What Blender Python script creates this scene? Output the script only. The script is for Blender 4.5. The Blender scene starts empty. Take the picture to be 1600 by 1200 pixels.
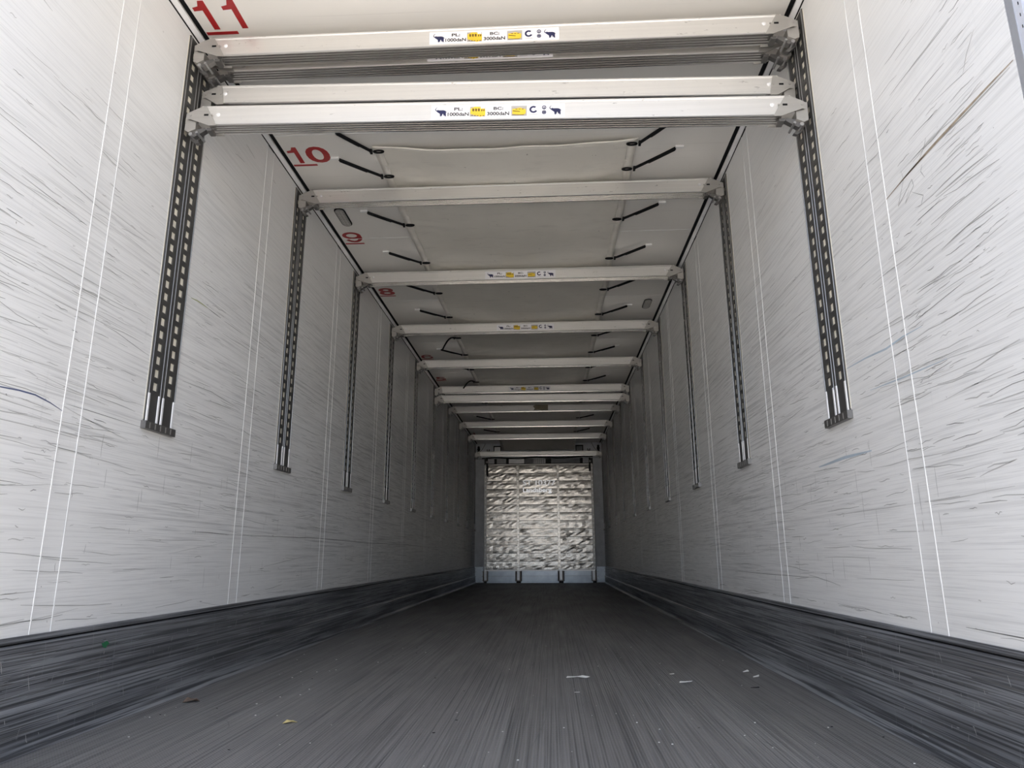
import bpy, math, random
from mathutils import Vector, Matrix
random.seed(7)
D = bpy.data
COL = bpy.context.scene.collection

# ------------------------------------------------------------------ camera
yaw, pitch, roll = -0.0527, 0.2394, -0.0045
fw = Vector((math.sin(yaw)*math.cos(pitch), math.cos(yaw)*math.cos(pitch), math.sin(pitch)))
rt = Vector((math.cos(yaw), -math.sin(yaw), 0)); up = rt.cross(fw)
a = rt*math.cos(roll)+up*math.sin(roll); b = -rt*math.sin(roll)+up*math.cos(roll)
cam = D.objects.new('camera', D.cameras.new('camera')); COL.objects.link(cam)
m = Matrix((a, b, -fw)).transposed().to_4x4(); m.translation = Vector((0.2096, 0, 0.5103))
cam.matrix_world = m
cam.data.sensor_width = 36; cam.data.lens = 1093.8/1600*36; cam.data.clip_start = 0.05; cam.data.clip_end = 1000
sc = bpy.context.scene; sc.camera = cam
sc.view_settings.view_transform = 'Standard'; sc.view_settings.look = 'None'
sc.view_settings.gamma = 1; sc.view_settings.use_curve_mapping = False
sc.view_settings.exposure = 0.47

# ------------------------------------------------------------------ sky and sun
w = D.worlds.new('sky'); sc.world = w; w.use_nodes = True
nt = w.node_tree; nt.nodes.clear()
sky = nt.nodes.new('ShaderNodeTexSky'); sky.sky_type = 'NISHITA'; sky.sun_disc = False
sky.sun_elevation = math.radians(53); sky.sun_rotation = math.radians(39); sky.air_density = 1.1; sky.dust_density = 5.0
mixs = nt.nodes.new('ShaderNodeMix'); mixs.data_type = 'RGBA'; mixs.inputs[0].default_value = 0.42
mixs.inputs[7].default_value = (5.9, 6.5, 7.7, 1)       # thin bright cloud veil over the blue
bgn = nt.nodes.new('ShaderNodeBackground'); bgn.inputs[1].default_value = 0.34
wo = nt.nodes.new('ShaderNodeOutputWorld')
nt.links.new(sky.outputs[0], mixs.inputs[6]); nt.links.new(mixs.outputs[2], bgn.inputs[0]); nt.links.new(bgn.outputs[0], wo.inputs[0])
sun = D.lights.new('sun', 'SUN'); sun.energy = 15.0; sun.angle = 0.01; sun.color = (1, 0.95, 0.88)
so = D.objects.new('sun', sun); COL.objects.link(so)
so.rotation_euler = Vector((-0.45, -0.55, -0.95)).to_track_quat('-Z', 'Y').to_euler()   # from high above the front of the trailer

# ------------------------------------------------------------------ material helpers
class NB:
    def __init__(s, name):
        s.m = D.materials.new(name); s.m.use_nodes = True; s.t = s.m.node_tree; s.t.nodes.clear()
        s.o = s.t.nodes.new('ShaderNodeOutputMaterial'); s.b = s.t.nodes.new('ShaderNodeBsdfPrincipled')
        s.t.links.new(s.b.outputs[0], s.o.inputs[0]); s.pos = None
    def n(s, k, **kw):
        x = s.t.nodes.new(k)
        for a_, v in kw.items(): setattr(x, a_, v)
        return x
    def l(s, x, y): s.t.links.new(x, y)
    def P(s, scale=(1, 1, 1), rot=(0, 0, 0), loc=(0, 0, 0)):
        if s.pos is None: s.pos = s.n('ShaderNodeNewGeometry')
        q = s.n('ShaderNodeMapping'); q.inputs['Scale'].default_value = scale; q.inputs['Rotation'].default_value = rot; q.inputs['Location'].default_value = loc
        s.l(s.pos.outputs['Position'], q.inputs[0]); return q.outputs[0]
    def noise(s, vec, scale=1, detail=3, rough=.55):
        x = s.n('ShaderNodeTexNoise'); x.inputs['Scale'].default_value = scale; x.inputs['Detail'].default_value = detail; x.inputs['Roughness'].default_value = rough
        s.l(vec, x.inputs['Vector']); return x.outputs['Fac']
    def ramp(s, fac, stops):
        x = s.n('ShaderNodeValToRGB'); e = x.color_ramp.elements
        while len(e) < len(stops): e.new(.5)
        for i, (p_, c_) in enumerate(stops):
            e[i].position = p_; e[i].color = (c_, c_, c_, 1) if isinstance(c_, (int, float)) else (*c_, 1)
        s.l(fac, x.inputs[0]); return x.outputs[0]
    def mix(s, fac, A, B_, mode='MIX'):
        x = s.n('ShaderNodeMix', data_type='RGBA', blend_type=mode)
        for i, v in ((0, fac), (6, A), (7, B_)):
            if isinstance(v, (int, float)): x.inputs[i].default_value = v if i == 0 else (v, v, v, 1)
            elif isinstance(v, tuple): x.inputs[i].default_value = (*v, 1)
            else: s.l(v, x.inputs[i])
        return x.outputs[2]
    def math(s, op, A, B_=0.0):
        x = s.n('ShaderNodeMath', operation=op)
        for i, v in ((0, A), (1, B_)):
            if isinstance(v, (int, float)): x.inputs[i].default_value = v
            else: s.l(v, x.inputs[i])
        return x.outputs[0]
    def bump(s, h, strength=.3, dist=.002):
        x = s.n('ShaderNodeBump'); x.inputs['Strength'].default_value = strength; x.inputs['Distance'].default_value = dist
        s.l(h, x.inputs['Height']); s.l(x.outputs[0], s.b.inputs['Normal'])
    def set(s, **kw):
        for k, v in kw.items():
            k = k.replace('_', ' ')
            if isinstance(v, (int, float)): s.b.inputs[k].default_value = v
            elif isinstance(v, tuple): s.b.inputs[k].default_value = (*v, 1)
            else: s.l(v, s.b.inputs[k])
        return s.m

def plain(name, col, rough=.5, metal=0.0, spec=.5, var=.12, nscale=8):
    q = NB(name); f = q.noise(q.P(), nscale, 4)
    lo = tuple(c*(1-var) for c in col); hi = tuple(min(1, c*(1+var)) for c in col)
    q.set(Base_Color=q.ramp(f, [(.3, lo), (.7, hi)]), Roughness=rough, Metallic=metal)
    q.b.inputs['Specular IOR Level'].default_value = spec
    return q.m

def wall_mat(name, heavy=1.0):
    q = NB(name)
    base = q.ramp(q.noise(q.P((.5, .5, .7)), 1.2, 4), [(.3, (.80, .80, .79)), (.7, (.86, .86, .85))])
    sepz = q.n('ShaderNodeSeparateXYZ'); q.l(q.P(), sepz.inputs[0])
    # scuffs are dense at goods height, sparse under the ceiling, and heavier deep inside where loads are pushed
    zmask = q.ramp(q.math('DIVIDE', sepz.outputs[2], 2.7), [(.10, .55), (.25, .9), (.55, 1.0), (.80, .42), (.95, .15)])
    ymask = q.ramp(q.math('DIVIDE', sepz.outputs[1], 13.7), [(.10, .34), (.30, .75), (.75, 1.0), (1, 1.0)])
    msk = q.math('MULTIPLY', zmask, ymask)
    c = base
    for i, (sy, sz, rot, lo, hi, dark, amt) in enumerate([(1.1, 95, .02, .53, .66, (.25, .25, .25), .8), (2.6, 190, -.05, .53, .65, (.30, .30, .30), .75),
                                         (.55, 48, .045, .57, .70, (.32, .32, .32), .6), (4.5, 300, .09, .53, .64, (.26, .26, .27), .7), (60, 2.2, .03, .66, .78, (.34, .34, .34), .35)]):
        s_ = q.ramp(q.noise(q.P((.01, sy, sz), (rot, 0, 0), (i*3.1, i*7.7, i*1.3)), 1, 3, .6), [(lo, 0.0), (hi, 1.0)])
        pat = q.ramp(q.noise(q.P((.3, .8, 1.4), (0, 0, 0), (i*9, 4, i)), 1.3, 3), [(.34, .25), (.66, 1.0)])
        c = q.mix(q.math('MULTIPLY', q.math('MULTIPLY', q.math('MULTIPLY', s_, pat), msk), amt*heavy), c, dark)
    # abrasion haze: soft grey film of rubbed-in dirt
    hz = q.ramp(q.noise(q.P((.3, .7, 5)), 2, 5, .7), [(.4, 0.0), (.75, 1.0)])
    c = q.mix(q.math('MULTIPLY', q.math('MULTIPLY', hz, msk), .22), c, (.45, .45, .44))
    rr = q.ramp(q.noise(q.P((.01, 1.5, 80)), 1, 3), [(.3, .30), (.7, .48)])
    q.set(Base_Color=c, Roughness=rr); q.b.inputs['Specular IOR Level'].default_value = .5
    q.bump(q.noise(q.P((.01, 1.3, 120), (.03, 0, 0)), 1, 4, .7), .25, .0012)
    return q.m

M = {}
M['wall'] = wall_mat('scuffed_white_laminate')
def ceil_mat():
    q = NB('ceiling_laminate')
    c = q.ramp(q.noise(q.P((.6, .6, .6)), 1.1, 4), [(.3, (.79, .77, .73)), (.7, (.85, .83, .79))])
    s_ = q.ramp(q.noise(q.P((.8, 60, 1), (0, 0, .1)), 1, 3), [(.66, 0.0), (.76, 1.0)])
    c = q.mix(q.math('MULTIPLY', s_, .18), c, (.42, .40, .38))
    q.set(Base_Color=c, Roughness=.30); q.b.inputs['Specular IOR Level'].default_value = .5
    return q.m
M['ceiling'] = ceil_mat()
M['bead'] = plain('pale_sealant_bead', (.84, .84, .83), .45)
M['white_trim'] = plain('white_corner_profile', (.86, .86, .87), .3)
M['black'] = plain('black_rubber', (.008, .008, .009), .6, spec=.15)
def floor_mat():
    q = NB('ribbed_grip_floor')
    c = q.ramp(q.noise(q.P((2.2, .5, 1)), 1.3, 5), [(.25, (.165, .157, .150)), (.55, (.215, .206, .198)), (.8, (.26, .25, .24))])
    # long drag marks left by pallets
    d1 = q.ramp(q.noise(q.P((120, .6, 1), (0, 0, .02)), 1, 4, .65), [(.47, 0.0), (.62, 1.0)])
    d2 = q.ramp(q.noise(q.P((150, 1.2, 1), (0, 0, -.10), (3, 1, 0)), 1, 3), [(.52, 0.0), (.64, 1.0)])
    c = q.mix(q.math('MULTIPLY', d1, .65), c, (.045, .045, .046))
    c = q.mix(q.math('MULTIPLY', d2, .45), c, (.045, .045, .047))
    sep = q.n('ShaderNodeSeparateXYZ'); q.l(q.P(), sep.inputs[0])
    wx = q.math('SINE', q.math('MULTIPLY', sep.outputs[0], 2*math.pi/.0085)); wy = q.math('SINE', q.math('MULTIPLY', sep.outputs[1], 2*math.pi/.011))
    nub = q.math('MULTIPLY', q.math('MAXIMUM', wx, 0.0), q.math('MAXIMUM', wy, 0.0))
    c = q.mix(q.math('MULTIPLY', nub, .7), c, (.36, .36, .375))
    gr = q.ramp(q.noise(q.P((1, 1, 1)), 190, 2), [(.60, 0.0), (.68, 1.0)])
    c = q.mix(q.math('MULTIPLY', gr, .35), c, (.34, .34, .35))
    q.set(Base_Color=c, Roughness=q.ramp(q.noise(q.P((3, .6, 1)), 2, 3), [(.3, .42), (.7, .62)]))
    q.bump(q.math('ADD', nub, q.math('MULTIPLY', wx, .5)), .6, .0012)
    return q.m
M['floor'] = floor_mat()
def kick_mat():
    q = NB('scuffed_aluminium_kick_plate')
    c = q.ramp(q.noise(q.P((1, .9, 22)), 1, 4), [(.3, (.27, .28, .30)), (.7, (.52, .54, .57))])
    s1 = q.ramp(q.noise(q.P((.01, .8, 120), (.02, 0, 0)), 1, 4, .65), [(.47, 0.0), (.57, 1.0)])
    s2 = q.ramp(q.noise(q.P((.01, 1.9, 240), (-.04, 0, 0), (1, 5, 3)), 1, 3), [(.54, 0.0), (.66, 1.0)])
    s3 = q.ramp(q.noise(q.P((.01, 1.2, 170), (.05, 0, 0), (4, 2, 9)), 1, 3), [(.64, 0.0), (.70, 1.0)])
    c = q.mix(q.math('MULTIPLY', s1, .8), c, (.035, .036, .042)); c = q.mix(q.math('MULTIPLY', s2, .6), c, (.06, .062, .07))
    c = q.mix(q.math('MULTIPLY', s3, .6), c, (.55, .57, .6))
    v = q.ramp(q.noise(q.P((.01, 70, 3)), 1, 2), [(.66, 0.0), (.74, 1.0)])
    c = q.mix(q.math('MULTIPLY', v, .35), c, (.5, .52, .56))
    dirt = q.ramp(q.noise(q.P((.4, .5, 2)), 1.6, 4), [(.35, 0.0), (.7, 1.0)])
    c = q.mix(q.math('MULTIPLY', dirt, .5), c, (.08, .08, .085))
    q.set(Base_Color=c, Metallic=.45, Roughness=.42)
    q.bump(q.noise(q.P((.01, 1.2, 160)), 1, 4, .7), .35, .001)
    return q.m
M['kick'] = kick_mat()
def alu(name, col, rough, streak, metal=1.0):
    q = NB(name)
    c = q.ramp(q.noise(q.P((.8, 40, 90)), 1, 4), [(.3, tuple(x*.93 for x in col)), (.7, col)])
    s_ = q.ramp(q.noise(q.P((18, 60, 60), (0, .2, .1)), 1, 3, .7), [(.66, 0.0), (.73, 1.0)])
    c = q.mix(q.math('MULTIPLY', s_, streak), c, (.12, .11, .10))
    q.set(Base_Color=c, Metallic=metal, Roughness=rough); return q.m
M['beam'] = alu('brushed_aluminium', (.84, .825, .80), .40, .5, .88)
M['sole'] = alu('ribbed_aluminium_underside', (.78, .77, .75), .2, .1, .95)
M['bracket'] = alu('worn_galvanised_steel', (.50, .485, .46), .40, .5, .75)
M['dark_steel'] = alu('dark_galvanised_steel', (.20, .195, .19), .45, .4, .8)
M['rail'] = alu('grey_zinc_rail', (.11, .108, .105), .45, .3, .6)
M['rail_ridge'] = alu('bright_rail_ridge', (.42, .42, .42), .35, .1, .7)
M['slot_back'] = plain('painted_slot_glint', (.80, .76, .64), .5)  # shine of the metal behind the slots, painted in as flat cream
M['wear_white'] = plain('polished_crimp', (.85, .85, .86), .35, .1)
M['sticker'] = plain('white_sticker', (.86, .85, .88), .4, var=.02)
M['navy'] = plain('navy_print', (.012, .015, .07), .5)
M['ink'] = plain('black_print', (.02, .02, .02), .5)
M['yellow'] = plain('yellow_print', (.80, .56, .04), .5)
M['yellow_dark'] = plain('brown_print', (.16, .09, .01), .5)
M['grey_print'] = plain('grey_print', (.42, .40, .38), .5)
M['red'] = plain('dark_red_print', (.38, .018, .02), .4, var=.1)
def tarp_mat():
    q = NB('dusty_cream_canvas')
    c = q.ramp(q.noise(q.P((1, 1, 1)), 2.5, 5), [(.3, (.74, .71, .64)), (.7, (.82, .79, .72))])
    d = q.ramp(q.noise(q.P((2, 9, 1)), 2, 5, .7), [(.55, 0.0), (.8, 1.0)])
    c = q.mix(q.math('MULTIPLY', d, .35), c, (.36, .34, .30))
    sp = q.ramp(q.noise(q.P((1, 1, 1)), 38, 2), [(.73, 0.0), (.77, 1.0)])
    c = q.mix(q.math('MULTIPLY', sp, .6), c, (.15, .14, .12))
    q.set(Base_Color=c, Roughness=.45)
    q.bump(q.noise(q.P((3, 8, 1)), 2, 4), .25, .006); return q.m
M['tarp'] = tarp_mat()
M['hem'] = plain('pale_canvas_hem', (.80, .765, .70), .45)
M['lens'] = plain('ribbed_grey_lens', (.34, .34, .32), .25)
M['grey_panel'] = plain('pale_grey_front_wall', (.70, .72, .75), .35)
def slat_mat():
    q = NB('crinkled_aluminium_foil_panel')
    f = q.noise(q.P((9, 9, 26)), 1, 5, .7)
    c = q.ramp(f, [(.28, (.30, .285, .26)), (.5, (.53, .505, .46)), (.78, (.84, .80, .73))])
    dk = q.ramp(q.noise(q.P((14, 5, 90), (0, .03, 0)), 1, 4, .7), [(.58, 0.0), (.64, 1.0)])
    c = q.mix(q.math('MULTIPLY', dk, .85), c, (.05, .045, .04))
    q.set(Base_Color=c, Metallic=.92, Roughness=q.ramp(f, [(.3, .16), (.7, .30)]))
    q.bump(q.noise(q.P((16, 5, 60), (0, 0, 0), (2, 2, 2)), 1, 4, .65), .55, .0022); return q.m
M['slat'] = slat_mat()
M['letter'] = plain('pale_lettering', (.99, .99, .99), .2, 1.0, var=.0)
M['blue_white'] = plain('sky_tinted_plate', (.76, .84, .95), .2, .25)  # pale plate, blue of the reflected sky put into its colour
M['post'] = alu('brown_stained_channel', (.32, .28, .25), .5, .5, .5)
M['fin'] = plain('grille_metal', (.55, .55, .55), .3, .7)
M['dark_void'] = plain('dark_intake', (.02, .02, .02), .7)
M['seal'] = plain('grey_door_seal', (.28, .29, .31), .5)
M['frame_steel'] = plain('bluish_steel_frame', (.66, .70, .80), .3, .4)
M['door'] = plain('weathered_door_skin', (.42, .38, .34), .5)
M['outer'] = plain('white_outer_skin', (.7, .7, .7), .4)
M['concrete'] = plain('pale_concrete_yard', (.49, .46, .42), .9, nscale=1.5)
M['mark_blue'] = plain('blue_pen_line', (.10, .12, .22), .5)
M['mark_grey'] = plain('grey_rub_mark', (.33, .33, .32), .5)
M['mark_mid'] = plain('mid_grey_rub_mark', (.47, .47, .46), .5)
M['mark_dark'] = plain('dark_scratch', (.14, .14, .14), .5)
M['kick_light'] = plain('bright_metal_scratch', (.42, .44, .47), .35, .5)
M['mark_brown'] = plain('brown_gouge', (.34, .28, .21), .6, var=.3, nscale=40)
M['mark_teal'] = plain('faint_blue_rub', (.45, .53, .60), .6)
M['mark_green'] = plain('green_scrape', (.40, .42, .24), .6)
M['green'] = plain('green_paint_spot', (.02, .14, .06), .5)
M['paper'] = plain('white_paper_scrap', (.85, .84, .80), .7)
M['leaf_yellow'] = plain('dry_yellow_leaf', (.62, .50, .22), .7, var=.25, nscale=60)
M['leaf_brown'] = plain('dry_brown_leaf', (.17, .12, .09), .7, var=.25, nscale=60)
M['tape'] = plain('olive_torn_tape', (.26, .23, .16), .6)

# ------------------------------------------------------------------ mesh helpers
class MB:
    def __init__(s): s.v = []; s.f = []
    def quad(s, *p): i = len(s.v); s.v += [tuple(x) for x in p]; s.f.append(tuple(range(i, i+len(p)))); return s
    def box(s, x0, x1, y0, y1, z0, z1):
        i = len(s.v)
        s.v += [(x0, y0, z0), (x1, y0, z0), (x1, y1, z0), (x0, y1, z0), (x0, y0, z1), (x1, y0, z1), (x1, y1, z1), (x0, y1, z1)]
        s.f += [tuple(i+k for k in f) for f in ((0, 3, 2, 1), (4, 5, 6, 7), (0, 1, 5, 4), (1, 2, 6, 5), (2, 3, 7, 6), (3, 0, 4, 7))]
        return s
    def bbox(s, x0, x1, y0, y1, z0, z1, r):          # box with its long upright edges chamfered (outline in xz, depth y)
        return s.prism([(x0+r, z0), (x1-r, z0), (x1, z0+r), (x1, z1-r), (x1-r, z1), (x0+r, z1), (x0, z1-r), (x0, z0+r)], 'y', y0, y1)
    def prism(s, pts, axis, a0, a1):
        i = len(s.v); n = len(pts)
        def mk(p, t): return {'x': (t, p[0], p[1]), 'y': (p[0], t, p[1]), 'z': (p[0], p[1], t)}[axis]
        s.v += [mk(p, a0) for p in pts]+[mk(p, a1) for p in pts]
        s.f += [(i+k, i+(k+1) % n, i+n+(k+1) % n, i+n+k) for k in range(n)]
        s.f += [tuple(i+k for k in reversed(range(n))), tuple(i+n+k for k in range(n))]
        return s
    def cyl(s, c, r, axis, h, n=10, r2=None):
        pts = [(math.cos(2*math.pi*k/n), math.sin(2*math.pi*k/n)) for k in range(n)]; r2 = r if r2 is None else r2
        i = len(s.v); cx, cy, cz = c
        def mk(p, rr, t): return {'x': (cx+t, cy+p[0]*rr, cz+p[1]*rr), 'y': (cx+p[0]*rr, cy+t, cz+p[1]*rr), 'z': (cx+p[0]*rr, cy+p[1]*rr, cz+t)}[axis]
        s.v += [mk(p, r, 0) for p in pts]+[mk(p, r2, h) for p in pts]
        s.f += [(i+k, i+(k+1) % n, i+n+(k+1) % n, i+n+k) for k in range(n)]+[tuple(i+k for k in reversed(range(n))), tuple(i+n+k for k in range(n))]
        return s
    def tube(s, path, r, n=8, closed=False):
        P_ = [Vector(p) for p in path]; N = len(P_); i = len(s.v)
        for k, p in enumerate(P_):
            t = (P_[(k+1) % N]-P_[k-1]) if closed else (P_[min(k+1, N-1)]-P_[max(k-1, 0)])
            t.normalize(); u = t.cross(Vector((0, 0, 1)))
            if u.length < .05: u = t.cross(Vector((1, 0, 0)))
            u.normalize(); v_ = t.cross(u)
            rr = r(k/(N-1)) if callable(r) else r
            for j in range(n):
                q = p+(u*math.cos(2*math.pi*j/n)+v_*math.sin(2*math.pi*j/n))*rr; s.v.append(tuple(q))
        for k in range(N if closed else N-1):
            for j in range(n):
                a_ = i+k*n; b_ = i+((k+1) % N)*n
                s.f.append((a_+j, a_+(j+1) % n, b_+(j+1) % n, b_+j))
        if not closed: s.f += [tuple(i+j for j in reversed(range(n))), tuple(i+(N-1)*n+j for j in range(n))]
        return s
    def mesh(s, name):
        me = D.meshes.new(name); me.from_pydata(s.v, [], s.f)
        import bmesh
        bm = bmesh.new(); bm.from_mesh(me); bmesh.ops.recalc_face_normals(bm, faces=bm.faces); bm.to_mesh(me); bm.free()
        return me
    def build(s, name, mat, parent=None, loc=(0, 0, 0), smooth=False):
        me = s.mesh(name); me.materials.append(mat)
        if smooth:
            for p in me.polygons: p.use_smooth = True
        return link(name, me, parent, loc)
def link(name, me, parent=None, loc=(0, 0, 0)):
    o = D.objects.new(name, me); COL.objects.link(o); o.parent = parent; o.location = loc; return o
def empty(name, loc=(0, 0, 0), rot=(0, 0, 0)):
    o = D.objects.new(name, None); COL.objects.link(o); o.location = loc; o.rotation_euler = rot; o.empty_display_size = .1; return o
def tag(o, label=None, cat=None, group=None, kind=None):
    if label: o['label'] = label
    if cat: o['category'] = cat
    if group: o['group'] = group
    if kind: o['kind'] = kind
    return o
def struct(o, label=None): o['kind'] = 'structure'; (label and o.__setitem__('label', label)); return o
def copy_tree(o, parent=None):
    c = o.copy(); COL.objects.link(c); c.parent = parent
    for ch in list(o.children): copy_tree(ch, c)
    return c
def text_mesh(txt, size, bold=0.0, extrude=.0004, sx=1.0, align='CENTER', spacing=1.0):
    cu = D.curves.new('t', 'FONT'); cu.body = txt; cu.size = size; cu.offset = bold; cu.extrude = extrude; cu.align_x = align; cu.space_character = spacing
    cu.resolution_u = 4
    o = D.objects.new('t', cu); COL.objects.link(o)
    dg = bpy.context.evaluated_depsgraph_get()
    me = D.meshes.new_from_object(o.evaluated_get(dg)); D.objects.remove(o); D.curves.remove(cu)
    for v in me.vertices: v.co.x *= sx
    return me
def fit(me, w_, h_):           # scale a flat text mesh to a width and height, origin at its lower left corner
    xs = [v.co.x for v in me.vertices]; ys = [v.co.y for v in me.vertices]
    x0, x1, y0, y1 = min(xs), max(xs), min(ys), max(ys)
    for v in me.vertices: v.co.x = (v.co.x-x0)/(x1-x0)*w_; v.co.y = (v.co.y-y0)/(y1-y0)*h_
    return me

W = 1.23; L = 13.72; Y0 = 1.36; HC = 2.633; PITCH = 1.2235; R0 = 2.368

# ================================================================== THE SETTING
struct(MB().box(-500, 500, -500, 500, -1.30, -1.15).build('ground', M['concrete']), 'pale concrete yard outside the trailer')

# floor
fl = MB().box(-1.21, 1.21, Y0-.02, L, -.09, 0).build('floor', M['floor']); struct(fl)
# floor scratches: curved dark arcs dragged by pallets (ribbons 0.4 mm proud of the floor)
def ribbon(mb, pts, width, plane, off):
    """pts are 2D points on a plane; plane: 'L','R' walls (y,z) or 'F' floor (x,y), width tapers at both ends"""
    n = len(pts); ed = []
    for i, p in enumerate(pts):
        p0 = Vector(pts[max(i-1, 0)]); p1 = Vector(pts[min(i+1, n-1)]); t = (p1-p0).normalized(); nn = Vector((-t.y, t.x))
        wd = width*(.25+.75*math.sin(math.pi*(i+.35)/(n-.3)))/2
        ed.append((Vector(p)+nn*wd, Vector(p)-nn*wd))
    def mk(q): return {'L': (-off, q.x, q.y), 'R': (off, q.x, q.y), 'F': (q.x, q.y, off)}[plane]
    for i in range(n-1): mb.quad(mk(ed[i][0]), mk(ed[i+1][0]), mk(ed[i+1][1]), mk(ed[i][1]))
fs = MB()
for x0, y0, bx, ln in [(-.12, 3.2, .16, 1.8), (.02, 2.9, .10, .9), (.35, 2.6, -.12, 1.2), (.62, 2.7, -.2, 1.5), (-.45, 2.4, .1, .9), (.75, 4.2, .15, 1.4), (-.7, 4.5, .1, 1.5), (.15, 2.1, .05, .7), (.9, 3.4, -.12, 1.6), (-.2, 2.0, .03, .6)]:
    ribbon(fs, [(x0+bx*math.sin(t/9*1.6), y0+ln*t/9) for t in range(10)], .004, 'F', .0006)
for k in range(90):
    x0 = random.uniform(-1.1, 1.1); y0 = random.uniform(1.9, 9); ln = random.uniform(.1, .9); bx = random.gauss(0, .06)
    ribbon(fs, [(x0+bx*(t/5)**2+random.gauss(0, .002), y0+ln*t/5) for t in range(6)], random.uniform(.0015, .004), 'F', .0005)
tag(fs.build('drag_scratches', M['mark_dark'], fl), kind='stuff')

# ceiling
ce = MB().box(-W-.03, W+.03, Y0-.02, L, HC+.012, HC+.1).build('ceiling', M['ceiling']); struct(ce)
edges = [Y0-.02]+[1.94+PITCH*k for k in range(10)]+[L]
for k in range(len(edges)-1):
    MB().box(-1.225, 1.225, edges[k]+.001, edges[k+1]-.001, HC, HC+.0118).build('ceiling_panel', M['ceiling'], ce)
    if k: MB().box(-1.19, 1.19, edges[k]-.0025, edges[k]+.0025, HC-.0015, HC+.001).build('joint_bead', M['bead'], ce)

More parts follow.
